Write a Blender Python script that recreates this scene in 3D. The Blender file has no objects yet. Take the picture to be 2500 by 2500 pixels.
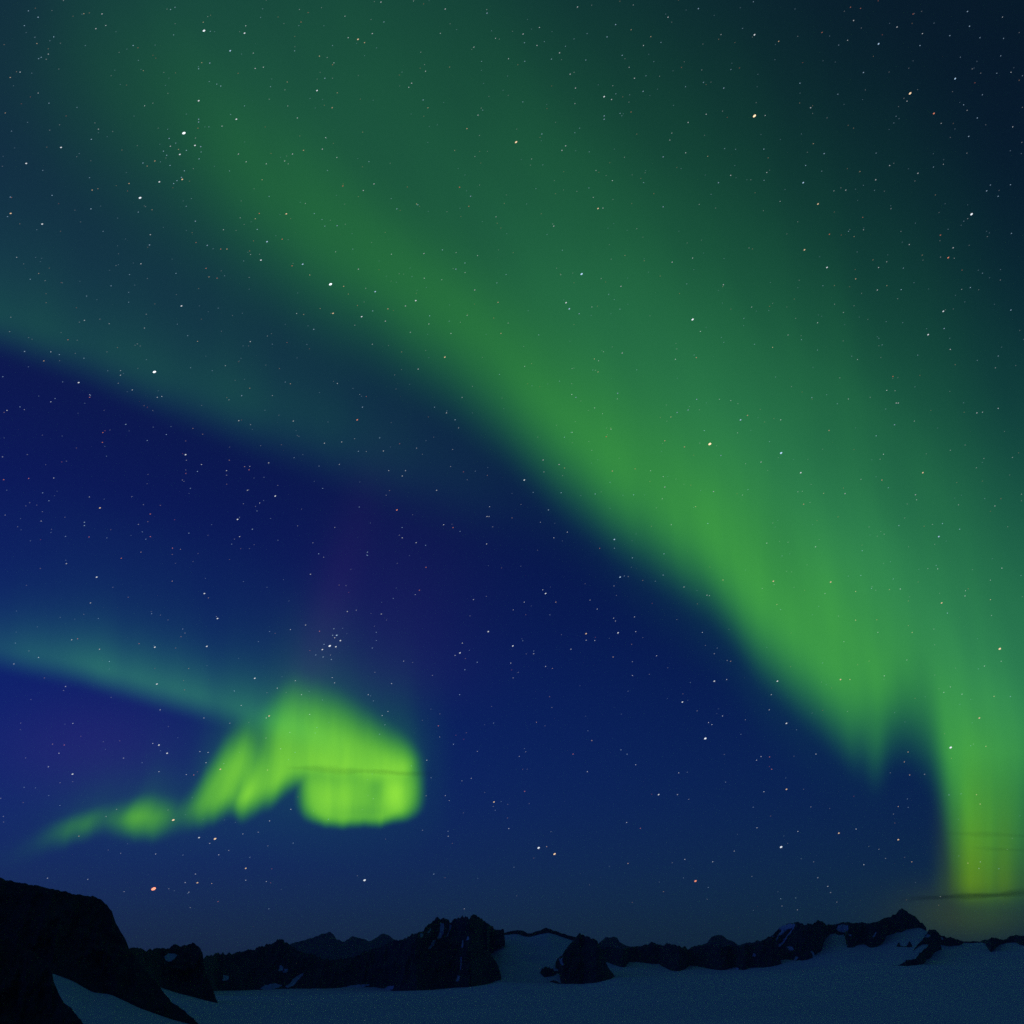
import bpy, math, random
import numpy as np
from mathutils import Vector

# ---------------------------------------------------------------- camera, sky, exposure
sc = bpy.context.scene
sc.render.engine = 'CYCLES'
sc.view_settings.view_transform = 'Standard'
sc.view_settings.look = 'None'
sc.view_settings.exposure = 0.0
sc.view_settings.gamma = 1.0
sc.view_settings.use_curve_mapping = False
sc.render.dither_intensity = 2.0
sc.cycles.use_denoising = False
sc.cycles.transparent_max_bounces = 64
sc.cycles.max_bounces = 6
sc.cycles.volume_bounces = 1
sc.cycles.sample_clamp_indirect = 2.0

FOC, CEN, PITCH = 2672.0, 1250.0, math.radians(22.8)      # measured from the star positions
CAM = np.array([0.0, 0.0, 1.7])
cam = bpy.data.cameras.new('camera')
cam.sensor_fit = 'HORIZONTAL'
cam.angle = 2*math.atan(CEN/FOC)
cam.clip_start = 0.5
cam.clip_end = 5.0e6
camo = bpy.data.objects.new('camera', cam)
sc.collection.objects.link(camo)
camo.location = CAM
camo.rotation_euler = (math.pi/2+PITCH, 0, 0)
sc.camera = camo

world = bpy.data.worlds.new('World')
sc.world = world
world.use_nodes = True
wt = world.node_tree
wt.nodes.clear()
WN = wt.nodes.new


def s2l(c):
    c = np.asarray(c, float)/255.0
    return np.where(c <= 0.04045, c/12.92, ((c+0.055)/1.055)**2.4)


SKY = [  # elevation in degrees, night sky colour at the end of twilight (sRGB); overhead it carries the faint green airglow
    (-6, (13, 26, 42)), (0.3, (20, 37, 57)), (1.6, (22, 42, 66)), (3.0, (20, 44, 77)), (5.0, (17, 42, 87)),
    (8.0, (13, 37, 94)), (12, (10, 32, 93)), (17, (8, 26, 84)), (24, (8, 22, 71)), (31, (9, 23, 60)),
    (39, (10, 26, 51)), (48, (11, 29, 48)), (65, (10, 33, 56)), (90, (10, 35, 58))]
out = WN('ShaderNodeOutputWorld')
bg = WN('ShaderNodeBackground')
geo = WN('ShaderNodeTexCoord')
sep = WN('ShaderNodeSeparateXYZ')
asn = WN('ShaderNodeMath'); asn.operation = 'ARCSINE'
mr = WN('ShaderNodeMapRange')
mr.inputs['From Min'].default_value = math.radians(-6)
mr.inputs['From Max'].default_value = math.radians(90)
ramp = WN('ShaderNodeValToRGB')
ramp.color_ramp.interpolation = 'B_SPLINE'
els = ramp.color_ramp.elements
while len(els) < len(SKY):
    els.new(1.0)
for k, (e, c) in enumerate(SKY):
    els[k].position = (e+6)/96.0
for k, (e, c) in enumerate(SKY):
    els[k].color = (*s2l(c), 1.0)
# the last of the twilight: a Nishita sky with the sun far under the north-western horizon
nish = WN('ShaderNodeTexSky')
nish.sky_type = 'NISHITA'
nish.sun_disc = False
nish.sun_elevation = math.radians(-7)
nish.sun_rotation = math.radians(-75)
nish.ozone_density = 6.0
sm = WN('ShaderNodeVectorMath'); sm.operation = 'SCALE'; sm.inputs['Scale'].default_value = 0.05
add = WN('ShaderNodeVectorMath'); add.operation = 'ADD'
L = wt.links.new
L(geo.outputs['Generated'], sep.inputs[0])
L(sep.outputs['Z'], asn.inputs[0])
L(asn.outputs[0], mr.inputs['Value'])
L(mr.outputs['Result'], ramp.inputs['Fac'])
L(nish.outputs['Color'], sm.inputs[0])
# the twilight glow strengthens evenly towards the sunken sun in the west, left of the view
dt = WN('ShaderNodeVectorMath'); dt.operation = 'DOT_PRODUCT'; dt.inputs[1].default_value = (-0.995, -0.1, 0.0)
L(geo.outputs['Generated'], dt.inputs[0])
tw = WN('ShaderNodeMapRange'); tw.interpolation_type = 'SMOOTHSTEP'
tw.inputs['From Min'].default_value = -1.0; tw.inputs['From Max'].default_value = 1.2
tw.inputs['To Min'].default_value = 0.55; tw.inputs['To Max'].default_value = 1.85
L(dt.outputs['Value'], tw.inputs['Value'])
tm = WN('ShaderNodeVectorMath'); tm.operation = 'MULTIPLY'
tc = WN('ShaderNodeCombineXYZ')
for k, pw in enumerate((1.25, 0.35, 1.2)):                    # dusk light is violet-blue
    p = WN('ShaderNodeMath'); p.operation = 'POWER'; p.inputs[1].default_value = pw
    L(tw.outputs['Result'], p.inputs[0]); L(p.outputs[0], tc.inputs[k])
L(ramp.outputs['Color'], tm.inputs[0]); L(tc.outputs[0], tm.inputs[1])
L(tm.outputs[0], add.inputs[0])
L(sm.outputs[0], add.inputs[1])
L(add.outputs[0], bg.inputs['Color'])
bg.inputs['Strength'].default_value = 1.0
L(bg.outputs[0], out.inputs['Surface'])

# ---------------------------------------------------------------- helpers


def ray(x, y):
    """photograph coordinates (0..2500) to unit direction, arrays allowed"""
    x = np.asarray(x, float); y = np.asarray(y, float)
    cx = (x-CEN)/FOC; cy = (CEN-y)/FOC
    d = np.stack([cx, math.cos(PITCH)-cy*math.sin(PITCH), math.sin(PITCH)+cy*math.cos(PITCH)], -1)
    return d/np.linalg.norm(d, axis=-1, keepdims=True)


def at(x, y, dist):
    """point seen in direction (x, y) at horizontal distance dist"""
    d = ray(x, y)
    h = np.hypot(d[..., 0], d[..., 1])
    return CAM + d*(np.asarray(dist, float)/h)[..., None]


def unproj(p):
    p = np.asarray(p, float)-CAM
    f = p[..., 1]*math.cos(PITCH)+p[..., 2]*math.sin(PITCH)
    u = -p[..., 1]*math.sin(PITCH)+p[..., 2]*math.cos(PITCH)
    return CEN+FOC*p[..., 0]/f, CEN-FOC*u/f


def _hash(ix, iy, seed):
    n = (ix.astype(np.int64)*374761393+iy.astype(np.int64)*668265263+seed*2147483647) & 0xffffffff
    n = ((n ^ (n >> 13))*1274126177) & 0xffffffff
    n = n ^ (n >> 16)
    return (n & 0xffffff)/float(0xffffff)


def vnoise(x, y, seed=0):
    x = np.asarray(x, float); y = np.asarray(y, float)
    x, y = np.broadcast_arrays(x, y)
    ix = np.floor(x); iy = np.floor(y)
    fx = x-ix; fy = y-iy
    fx = fx*fx*fx*(fx*(fx*6-15)+10); fy = fy*fy*fy*(fy*(fy*6-15)+10)
    a = _hash(ix, iy, seed); b = _hash(ix+1, iy, seed); c = _hash(ix, iy+1, seed); d = _hash(ix+1, iy+1, seed)
    return (a*(1-fx)+b*fx)*(1-fy)+(c*(1-fx)+d*fx)*fy-0.5


def fbm(x, y, seed=0, octaves=5, gain=0.5):
    s = 0; a = 1.0
    for k in range(octaves):
        s = s+a*vnoise(np.asarray(x)*2**k+17.3*k, np.asarray(y)*2**k+5.1*k, seed+k)
        a *= gain
    return s


def ridged(x, y, seed=0, octaves=5):
    s = 0; a = 1.0
    for k in range(octaves):
        s = s+a*(0.5-2*np.abs(vnoise(np.asarray(x)*2**k+9.7*k, np.asarray(y)*2**k+3.3*k, seed+k)))
        a *= 0.5
    return s


def jagged(x, seed=0, octaves=5, gain=0.6):
    """one-dimensional broken-line noise: sharp crests and notches"""
    s = 0; a = 1.0
    for k in range(octaves):
        q = np.asarray(x, float)*2**k+13.7*k+seed*3.1
        i = np.floor(q); z = np.zeros_like(i)
        h0 = _hash(i, z, seed+k); h1 = _hash(i+1, z, seed+k)
        s = s+a*(h0+(h1-h0)*(q-i)-0.5); a *= gain
    return s


def table(pts, x, smooth=0.0):
    """piecewise linear table, optionally smoothed over +-smooth"""
    p = np.array(pts, float)
    f = lambda q: np.stack([np.interp(q, p[:, 0], p[:, k]) for k in range(1, p.shape[1])], -1)
    x = np.asarray(x, float)
    if smooth <= 0:
        r = f(x)
    else:
        ks = np.linspace(-2, 2, 13); w = np.exp(-ks**2); w /= w.sum()
        r = sum(wi*f(x+k*smooth) for k, wi in zip(ks, w))
    return r if p.shape[1] > 2 else r[..., 0]


def grid_faces(nr, nc, off=0, flip=False, wrap=False):
    r, c = np.meshgrid(np.arange(nr-1), np.arange(nc if wrap else nc-1), indexing='ij')
    a = off+r*nc+c; b = off+r*nc+(c+1) % nc; d = off+(r+1)*nc+c; e = off+(r+1)*nc+(c+1) % nc
    q = np.stack([a, b, e, d] if not flip else [a, d, e, b], -1)
    return q.reshape(-1, 4)


def make_mesh(name, verts, faces, mat, smooth=True, attrs=None, cols=None):
    me = bpy.data.meshes.new(name)
    v = np.asarray(verts, np.float32).reshape(-1, 3)
    me.from_pydata(v.tolist(), [], faces.tolist() if hasattr(faces, 'tolist') else faces)
    for n, arr in (attrs or {}).items():
        a = me.attributes.new(n, 'FLOAT', 'POINT')
        a.data.foreach_set('value', np.ascontiguousarray(arr, np.float32).ravel())
    for n, arr in (cols or {}).items():
        a = me.attributes.new(n, 'FLOAT_COLOR', 'POINT')
        arr = np.asarray(arr, np.float32).reshape(-1, 3)
        a.data.foreach_set('color', np.concatenate([arr, np.ones((len(arr), 1), np.float32)], 1).ravel())
    me.polygons.foreach_set('use_smooth', np.full(len(me.polygons), smooth))
    me.materials.append(mat)
    me.update()
    return me


def link(name, me, parent=None):
    o = bpy.data.objects.new(name, me)
    sc.collection.objects.link(o)
    o.parent = parent
    return o


def tag(o, label=None, cat=None, group=None, kind=None):
    if label: o['label'] = label
    if cat: o['category'] = cat
    if group: o['group'] = group
    if kind: o['kind'] = kind
    return o


# ---------------------------------------------------------------- materials
def new_mat(name):
    m = bpy.data.materials.new(name); m.use_nodes = True
    m.node_tree.nodes.clear()
    return m, m.node_tree.nodes.new, m.node_tree.links.new


def snow_nodes(N, L, coord):
    n1 = N('ShaderNodeTexNoise'); n1.inputs['Scale'].default_value = 0.0022; n1.inputs['Detail'].default_value = 6
    L(coord, n1.inputs['Vector'])
    r = N('ShaderNodeValToRGB')
    r.color_ramp.elements[0].position = 0.3; r.color_ramp.elements[0].color = (0.68, 0.74, 0.82, 1)
    r.color_ramp.elements[1].position = 0.7; r.color_ramp.elements[1].color = (0.80, 0.84, 0.90, 1)
    L(n1.outputs['Fac'], r.inputs['Fac'])
    return r.outputs['Color']


def snow_mat():
    m, N, L = new_mat('glacier_snow')
    o = N('ShaderNodeOutputMaterial'); b = N('ShaderNodeBsdfPrincipled')
    g = N('ShaderNodeNewGeometry')
    L(snow_nodes(N, L, g.outputs['Position']), b.inputs['Base Color'])
    b.inputs['Roughness'].default_value = 0.85
    mp = N('ShaderNodeMapping'); mp.inputs['Scale'].default_value = (0.02, 0.05, 0.05); mp.inputs['Rotation'].default_value = (0, 0, 0.5)
    L(g.outputs['Position'], mp.inputs['Vector'])
    n = N('ShaderNodeTexNoise'); n.inputs['Scale'].default_value = 1.0; n.inputs['Detail'].default_value = 8; n.inputs['Roughness'].default_value = 0.6
    L(mp.outputs[0], n.inputs['Vector'])
    bp = N('ShaderNodeBump'); bp.inputs['Strength'].default_value = 0.25; bp.inputs['Distance'].default_value = 2.0
    L(n.outputs['Fac'], bp.inputs['Height'])
    L(bp.outputs[0], b.inputs['Normal'])
    L(b.outputs[0], o.inputs['Surface'])
    return m


def rock_mat(name, c0, c1, scale):
    m, N, L = new_mat(name)
    o = N('ShaderNodeOutputMaterial'); b = N('ShaderNodeBsdfPrincipled')
    g = N('ShaderNodeNewGeometry')
    n = N('ShaderNodeTexNoise'); n.inputs['Scale'].default_value = scale; n.inputs['Detail'].default_value = 10; n.inputs['Roughness'].default_value = 0.65
    L(g.outputs['Position'], n.inputs['Vector'])
    r = N('ShaderNodeValToRGB')
    r.color_ramp.elements[0].position = 0.35; r.color_ramp.elements[0].color = (*c0, 1)
    r.color_ramp.elements[1].position = 0.7; r.color_ramp.elements[1].color = (*c1, 1)
    L(n.outputs['Fac'], r.inputs['Fac'])
    sn = N('ShaderNodeAttribute'); sn.attribute_name = 'snow'
    n2 = N('ShaderNodeTexNoise'); n2.inputs['Scale'].default_value = scale*4; n2.inputs['Detail'].default_value = 6
    L(g.outputs['Position'], n2.inputs['Vector'])
    ad = N('ShaderNodeMath'); ad.operation = 'MULTIPLY_ADD'; ad.inputs[1].default_value = 0.5
    L(n2.outputs['Fac'], ad.inputs[0]); L(sn.outputs['Fac'], ad.inputs[2])
    st = N('ShaderNodeMapRange'); st.inputs['From Min'].default_value = 0.70; st.inputs['From Max'].default_value = 0.82
    L(ad.outputs[0], st.inputs['Value'])
    mx = N('ShaderNodeMix'); mx.data_type = 'RGBA'
    L(st.outputs['Result'], mx.inputs[0]); L(r.outputs['Color'], mx.inputs[6])
    L(snow_nodes(N, L, g.outputs['Position']), mx.inputs[7])
    L(mx.outputs[2], b.inputs['Base Color'])
    b.inputs['Roughness'].default_value = 0.9
    b.inputs['Specular IOR Level'].default_value = 0.15
    bp = N('ShaderNodeBump'); bp.inputs['Strength'].default_value = 0.8; bp.inputs['Distance'].default_value = 0.25/scale*0.2
    L(n.outputs['Fac'], bp.inputs['Height']); L(bp.outputs[0], b.inputs['Normal'])
    L(b.outputs[0], o.inputs['Surface'])
    return m


SNOW = snow_mat()
ROCK = rock_mat('dark_mountain_rock', (0.045, 0.043, 0.042), (0.095, 0.090, 0.085), 0.01)
NEAR = rock_mat('dark_near_rock', (0.05, 0.044, 0.040), (0.10, 0.088, 0.078), 0.03)


def glow_mat():
    m, N, L = new_mat('aurora_glow')
    o = N('ShaderNodeOutputMaterial')
    e = N('ShaderNodeEmission'); t = N('ShaderNodeBsdfTransparent'); a = N('ShaderNodeAddShader')
    c = N('ShaderNodeAttribute'); c.attribute_name = 'glow'
    v = N('ShaderNodeAttribute'); v.attribute_name = 'blue_cut'
    L(c.outputs['Color'], e.inputs['Color']); L(v.outputs['Color'], t.inputs['Color'])
    L(e.outputs[0], a.inputs[0]); L(t.outputs[0], a.inputs[1]); L(a.outputs[0], o.inputs['Surface'])
    m.cycles.emission_sampling = 'NONE'
    return m


GLOW = glow_mat()

# ---------------------------------------------------------------- ground: glacier and snow slopes, one sheet round the camera
HOR = CEN+FOC*math.tan(PITCH)                                 # row of the true horizon in the photograph
FOOT = [(-400, 2330), (129, 2374), (181, 2393), (233, 2421), (281, 2427), (349, 2458), (430, 2488), (485, 2503), (560, 2512), (900, 2514), (3200, 2508)]   # 2.3 km
MIDR = [(-400, 2330), (300, 2372), (391, 2409), (433, 2424), (469, 2433), (505, 2443), (540, 2450), (700, 2455), (1100, 2455), (1500, 2446), (1900, 2425), (2500, 2420), (3200, 2420)]  # 4 km
BASE = [(-400, 2330), (300, 2380), (528, 2417), (960, 2418), (1060, 2415), (1185, 2404), (1222, 2396), (1290, 2399), (1356, 2402), (1420, 2403),
        (1480, 2391), (1510, 2384), (1600, 2382), (1800, 2378), (1950, 2366), (2100, 2352), (2250, 2345), (2500, 2342), (3200, 2340)]   # 7.5 km
RIMS = [(-400, 2360), (900, 2380), (1180, 2310), (1225, 2282), (1262, 2279), (1290, 2286), (1320, 2278), (1340, 2275), (1371, 2285), (1405, 2296), (1440, 2310),
        (1500, 2330), (1600, 2345), (1800, 2335), (1900, 2310), (2010, 2274), (2048, 2268), (2100, 2272), (2160, 2275), (2213, 2264), (2260, 2263), (2269, 2266), (2290, 2284),
        (2330, 2299), (2380, 2301), (2440, 2300), (2500, 2296), (2700, 2290), (3200, 2280)]    # 9.2 km


def zrow(x, y, d):
    return at(x, y, d)[..., 2]


def ground_z(x, d):
    """height of the snow under column x of the photograph, at horizontal distance d"""
    x = np.clip(x, -400, 3200)
    rows_d = np.array([0, 40, 300, 1200, 2300, 4000, 7500, 9200, 10500, 14000, 22000, 28000.])
    z = [np.full_like(x, 0.0), np.full_like(x, -8.0), np.full_like(x, -36.0),
         np.where(x < 500, -52-(np.clip(x, 0, 500)/500)*25, -77.0)]
    for tab, dd in ((FOOT, 2300), (MIDR, 4000), (BASE, 7500), (RIMS, 9200)):
        z.append(zrow(x, table(tab, x, 5 if dd > 7000 else 9), dd))
    z.append(z[-1]-25); z.append(np.full_like(x, -80.0)); z.append(np.full_like(x, -100.0)); z.append(np.full_like(x, -130.0))
    z = np.stack(z, -1)
    out = np.zeros_like(x)
    k = np.clip(np.searchsorted(rows_d, d, side='right')-1, 0, len(rows_d)-2)
    t = (d-rows_d[k])/(rows_d[k+1]-rows_d[k])
    # monotone cubic-like easing keeps the slopes soft
    zz = np.take_along_axis(z, k[..., None], -1)[..., 0]; z1 = np.take_along_axis(z, (k+1)[..., None], -1)[..., 0]
    e = np.where((k >= 6) & (k < 8), t, t)
    return zz+(z1-zz)*e


azA = np.unique(np.concatenate([np.radians(np.arange(-32, 32.01, 0.13)), np.radians(np.arange(34, 326.1, 2.5))]))
dd = np.unique(np.concatenate([np.array([0.6, 3, 10, 25, 40, 80, 150, 300, 600, 900]), np.arange(1200, 11000, 65), np.array([12000, 14000, 18000, 22000, 25000, 28000])]))
AZ, DD = np.meshgrid(azA, dd)
front = np.abs(((AZ+np.pi) % (2*np.pi))-np.pi) < 0.62
xs = np.where(front, CEN+FOC*np.tan(np.where(front, AZ, 0))/math.cos(PITCH), 3200.0)
zz = ground_z(xs, DD)
plain = np.interp(DD, [0, 40, 300, 1200, 4000, 14000, 22000, 28000], [0, -8, -36, -85, -105, -105, -105, -130])
a = np.abs(((AZ+np.pi) % (2*np.pi))-np.pi)
wgt = np.clip((a-0.60)/0.5, 0, 1); wgt = wgt*wgt*(3-2*wgt)
zz = zz*(1-wgt)+plain*wgt
X = DD*np.sin(AZ); Y = DD*np.cos(AZ)
amp = np.clip(DD/3000, 0, 1)
zz = zz+amp*(9*fbm(X/900, Y/1700, 3, 5)+3.0*fbm(X/170, Y/420, 9, 4))
crev = np.clip((DD-7700)/400, 0, 1)*np.clip((9300-DD)/300, 0, 1)*np.exp(-((xs-1290)/80)**2)      # broken ice of the steep glacier tongue
zz = zz+crev*26*ridged(X/200, Y/170, 31, 4)
P = np.stack([X, Y, zz], -1)
g = link('ground', make_mesh('ground', P, grid_faces(len(dd), len(azA), wrap=True, flip=True), SNOW))
tag(g, 'blue-lit snow of the glacier plain and its rising snow slopes', kind='structure')

# ---------------------------------------------------------------- mountains


def row_of(x, d, z):
    """photograph row of a point under column x at horizontal distance d and height z"""
    T = (z-CAM[2])/d
    cx = (x-CEN)/FOC
    cy = np.full_like(x, -0.4)
    for _ in range(8):
        cy = (T*np.hypot(cx, math.cos(PITCH)-cy*math.sin(PITCH))-math.sin(PITCH))/math.cos(PITCH)
    return CEN-cy*FOC


GD = np.arange(1200.0, 9176.0, 25.0)


def on_ground(x, yb):
    """distance at which the snow surface shows at (x, yb): where a rock standing there meets it"""
    X2, D2 = np.meshgrid(x, GD)
    yy = row_of(X2, D2, ground_z(X2, D2))
    hit = yy <= yb[None, :]
    k = np.where(hit.any(0), hit.argmax(0), len(GD)-1)
    return GD[k]


def inside(poly, x, y):
    p = np.array(poly, float); n = len(p); r = np.zeros(np.shape(x), bool); j = n-1
    for i in range(n):
        xi, yi = p[i]; xj, yj = p[j]
        c = ((yi > y) != (yj > y)) & (x < (xj-xi)*(y-yi)/(yj-yi+1e-12)+xi)
        r ^= c; j = i
    return r


def mountain(name, label, top, base, dist, mat=ROCK, step=1.3, rows=34, jag=2.5, seed=1, lean=1.25, relief=0.30, patches=(), skirt=12, back=1.3, jscale=7.5, basejag=1.1, wide=1.0, noise_px=28.0, grounded=True):
    top = np.array(top, float); base = np.array(base, float)
    x0, x1 = top[0, 0], top[-1, 0]
    if mat is ROCK:
        jag, basejag = jag*1.75, basejag*1.5
    x = np.unique(np.concatenate([np.arange(x0, x1, step), [x1]]))
    n = len(x)
    yt = table(top, x); yb = table(base, x)
    h = np.clip(yb-yt, 0.0, None)
    ed = np.clip(np.minimum(h, 30)/12, 0, 1)
    j = jagged(x/jscale, seed, 4, 0.62)*2.2*jag
    teeth = np.clip(ridged(x/(jscale*0.7), x*0, seed+40, 3), 0, 1)*jag*0.9
    yt = yt+(j-teeth)*ed
    yb = yb+jagged(x/8, seed+70, 4, 0.6)*2.2*basejag*ed
    h = np.clip(yb-yt, 0.2, None)
    if grounded:
        dist = np.minimum(table(np.stack([x, on_ground(x, table(base, x))], -1), x, 3.0), dist+600)-12
    metres = h/FOC*dist
    hm = table(np.stack([x, metres], -1), x, 12)
    depth = hm*lean*wide
    t = np.linspace(0, 1, rows)
    T, XX = np.meshgrid(t, x, indexing='ij')
    YY = yb+(yt-yb)*T
    rel = ridged(XX/noise_px+0.35*YY/noise_px, YY/(noise_px*1.9)+seed, seed+5, 6)+0.5*fbm(XX/60, YY/60, seed+11, 4)
    pin = np.sin(np.pi*np.clip(T, 0, 1))**0.6
    D = dist+depth*(T**0.9)-np.clip(rel, -1, 1)*pin*relief*hm
    V = [at(XX, YY, D)]
    # skirt below the snow line, and the far slope behind the ridge
    sk = at(x, yb+skirt*(h > 0), dist-hm*0.02-2)
    bk = [at(x, yt, dist+depth)]
    rb = bk[0].copy(); dirh = rb[:, :2]/np.linalg.norm(rb[:, :2], axis=1, keepdims=True)
    nb = 6
    backs = []
    for q in range(1, nb+1):
        f = q/nb
        r2 = rb.copy()
        r2[:, :2] += dirh*(depth*back*f+hm*0.25*fbm(x/20, x*0+q, seed+q, 3)*f)[:, None]
        r2[:, 2] = rb[:, 2]-(metres*1.15+20)*(f**0.85)
        backs.append(r2)
    allv = np.concatenate([sk[None], V[0], np.array(backs)], 0)
    R = allv.shape[0]
    snow = np.zeros((R, n))
    if patches:
        wx = XX+fbm(XX/5, YY/5, seed+21, 3)*2.0; wy = YY+fbm(XX/5, YY/5, seed+22, 3)*2.0
        s = np.zeros(XX.shape)
        for pt in patches:
            c = np.mean(np.array(pt, float), 0)
            s = np.maximum(s, inside([(c[0]+(a-c[0])*1.35, c[1]+(b-c[1])*1.2) for a, b in pt], wx, wy))
        snow[1:1+rows] = s
    me = make_mesh(name, allv, grid_faces(R, n, flip=False), mat, True, {'snow': snow})
    o = link(name, me)
    tag(o, label, kind='structure')
    return o


def quad(x, y, w, h, lean=0.0):
    """a small slanted snow patch as a polygon"""
    return [(x-w/2-lean*h/2, y+h/2), (x-w/4, y), (x-w/2+lean*h/2, y-h/2), (x+w/3+lean*h/2, y-h/2.4), (x+w/2, y+h*0.1), (x+w/4-lean*h/2, y+h/2)]


# far blue peaks
mountain('mountain', 'far dusky peaks with a slanting blunt summit behind the black massif',
         [(640, 2345), (690, 2312), (704, 2306), (722, 2301), (759, 2290), (785, 2281), (804, 2275), (814, 2281), (822, 2295), (842, 2299), (860, 2285), (873, 2289),
          (901, 2298), (911, 2294), (936, 2278), (950, 2285), (963, 2295), (1000, 2310), (1040, 2340)],
         [(640, 2385), (1040, 2385)], 21000, grounded=False, jag=0.6, seed=3, rows=24, relief=0.2)
mountain('mountain', 'far dusky hills behind the low black ridge',
         [(1440, 2345), (1455, 2310), (1466, 2299), (1478, 2290), (1497, 2287), (1508, 2290), (1513, 2300), (1525, 2306), (1541, 2312), (1561, 2312), (1600, 2318), (1640, 2318), (1690, 2320),
          (1712, 2308), (1727, 2301), (1737, 2287), (1750, 2283), (1766, 2284), (1774, 2293), (1786, 2296), (1803, 2307), (1824, 2302), (1841, 2300), (1849, 2294), (1859, 2299), (1880, 2305), (1900, 2320)],
         [(1440, 2385), (1900, 2385)], 17000, grounded=False, jag=0.6, seed=13, rows=24, relief=0.2)

# the long black massif in the middle distance
D_TOP = [(470, 2352), (497, 2338), (515, 2330), (546, 2328), (565, 2328), (580, 2322), (603, 2321), (624, 2319), (645, 2310), (666, 2301), (688, 2293.5), (697, 2299), (704, 2306), (733, 2322), (785, 2341),
         (823, 2345), (862, 2336), (901, 2322), (937, 2306), (963, 2295), (985, 2291), (1006, 2281), (1024, 2279), (1040, 2264), (1055, 2252), (1068, 2242), (1081, 2243),
         (1096, 2244), (1099, 2250), (1107, 2248), (1122, 2239), (1135, 2237), (1147, 2240.5), (1150, 2234), (1156, 2231), (1164, 2239), (1174, 2246), (1185, 2252),
         (1195, 2261), (1205, 2268), (1218, 2270), (1229, 2270), (1231.5, 2276), (1232, 2292), (1233, 2297)]
D_BASE = [(470, 2420), (528, 2418), (629, 2417), (720, 2414), (785, 2414), (849, 2411), (914, 2412), (958, 2419), (1016, 2420), (1055, 2417), (1097, 2413),
          (1146, 2411), (1180, 2405), (1194, 2402), (1195.5, 2318), (1206, 2313), (1207, 2300), (1231, 2296), (1233, 2298)]
# the buttress right of x = 1195 bulges out again towards its foot
D2_TOP = [(1150, 2345), (1175, 2325), (1190, 2318), (1196, 2322), (1198, 2329), (1208, 2343), (1217, 2360), (1222, 2375), (1224, 2389), (1225, 2393)]
D2_BASE = [(1150, 2411), (1185, 2405), (1211, 2398), (1225, 2394)]
DP = [quad(1077, 2272, 9, 33, 0.15), quad(1055, 2305, 6, 19, 0.45), quad(1096, 2272, 3.5, 26, 0.25), quad(1029, 2283, 6, 8), quad(1048, 2273, 3, 10, 0.5), quad(1129, 2304, 4, 15, 0.1), quad(1142, 2291, 4, 8, 0.2),
      quad(1118, 2388, 6, 12, 0.2), quad(1125, 2352, 2.5, 26, 0.0), quad(551, 2388, 13, 10, 0.4), quad(686, 2364, 9, 11, 0.2), quad(697, 2370, 9, 8, 0.5),
      [(702, 2406), (712, 2399), (716, 2391), (726, 2384), (736, 2377), (733, 2385), (724, 2394), (720, 2402), (708, 2409)],
      [(640, 2414), (652, 2406), (668, 2402), (682, 2406), (672, 2412), (655, 2416)], [(845, 2411), (862, 2406), (880, 2404), (897, 2404), (884, 2410), (866, 2412)],
      [(938, 2414), (950, 2408), (960, 2407), (957, 2415), (947, 2418)]]
mountain('mountain', 'long black massif with a jagged crown and thin snow gullies', D_TOP, D_BASE, 8000, jag=1.9, jscale=6.5, seed=21, rows=60, patches=DP, noise_px=34)
mountain('mountain', 'rounded black buttress at the foot of the jagged massif', D2_TOP, D2_BASE, 7930, jag=0.8, seed=25, rows=30)
# rim above the hanging glacier
mountain('mountain', 'thin dark rock rim along the top of the hanging glacier',
         [(1226, 2280), (1232, 2277), (1244, 2274), (1262, 2271), (1275, 2271.5), (1288, 2279), (1296, 2279), (1314, 2272), (1335, 2266), (1353, 2271.5), (1371, 2278), (1384, 2283), (1410, 2289)],
         [(1226, 2284), (1244, 2280), (1262, 2278), (1275, 2280), (1288, 2281), (1296, 2281), (1314, 2277), (1325, 2276), (1335, 2275), (1345, 2279), (1360, 2283), (1375, 2288), (1390, 2290), (1410, 2292)],
         9130, jag=0.9, seed=29, rows=12, lean=1.0, basejag=2.2)
# rock hump right of the tongue
G_TOP = [(1356, 2349), (1360, 2342), (1367, 2336), (1383, 2318), (1393, 2303), (1406, 2291), (1414, 2280.5), (1422, 2282), (1432, 2286), (1445, 2291), (1458, 2298), (1468, 2318), (1478, 2345), (1482, 2354), (1490, 2370), (1497, 2379), (1501, 2385)]
G_BASE = [(1356, 2352), (1360, 2360), (1366, 2378), (1370, 2404), (1378, 2404), (1416, 2404), (1455, 2400), (1481, 2393), (1494, 2388), (1501, 2386)]
mountain('mountain', 'black rock hump with a steep left side by the glacier tongue', G_TOP, G_BASE, 7350, jag=1.4, seed=33, rows=44,
         patches=[[(1366, 2341), (1372, 2340), (1371, 2346), (1375, 2354), (1371, 2356), (1367, 2348)]])
mountain('mountain', 'small dark rock knob in the snow beside the rock hump',
         [(1319, 2374), (1323, 2366), (1331, 2362), (1340, 2362), (1349, 2365), (1354, 2370), (1362, 2371), (1372, 2376)],
         [(1319, 2376), (1324, 2384), (1333, 2388), (1345, 2386), (1353, 2384), (1358, 2378), (1372, 2378)], 7500, jag=1.0, seed=35, rows=16)
mountain('mountain', 'low dark rock foot at the edge of the rock hump',
         [(1338, 2399), (1350, 2393), (1358, 2394), (1366, 2400), (1376, 2402)], [(1338, 2401), (1350, 2401), (1364, 2404), (1376, 2404)], 7330, jag=0.9, seed=36, rows=10)
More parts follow.
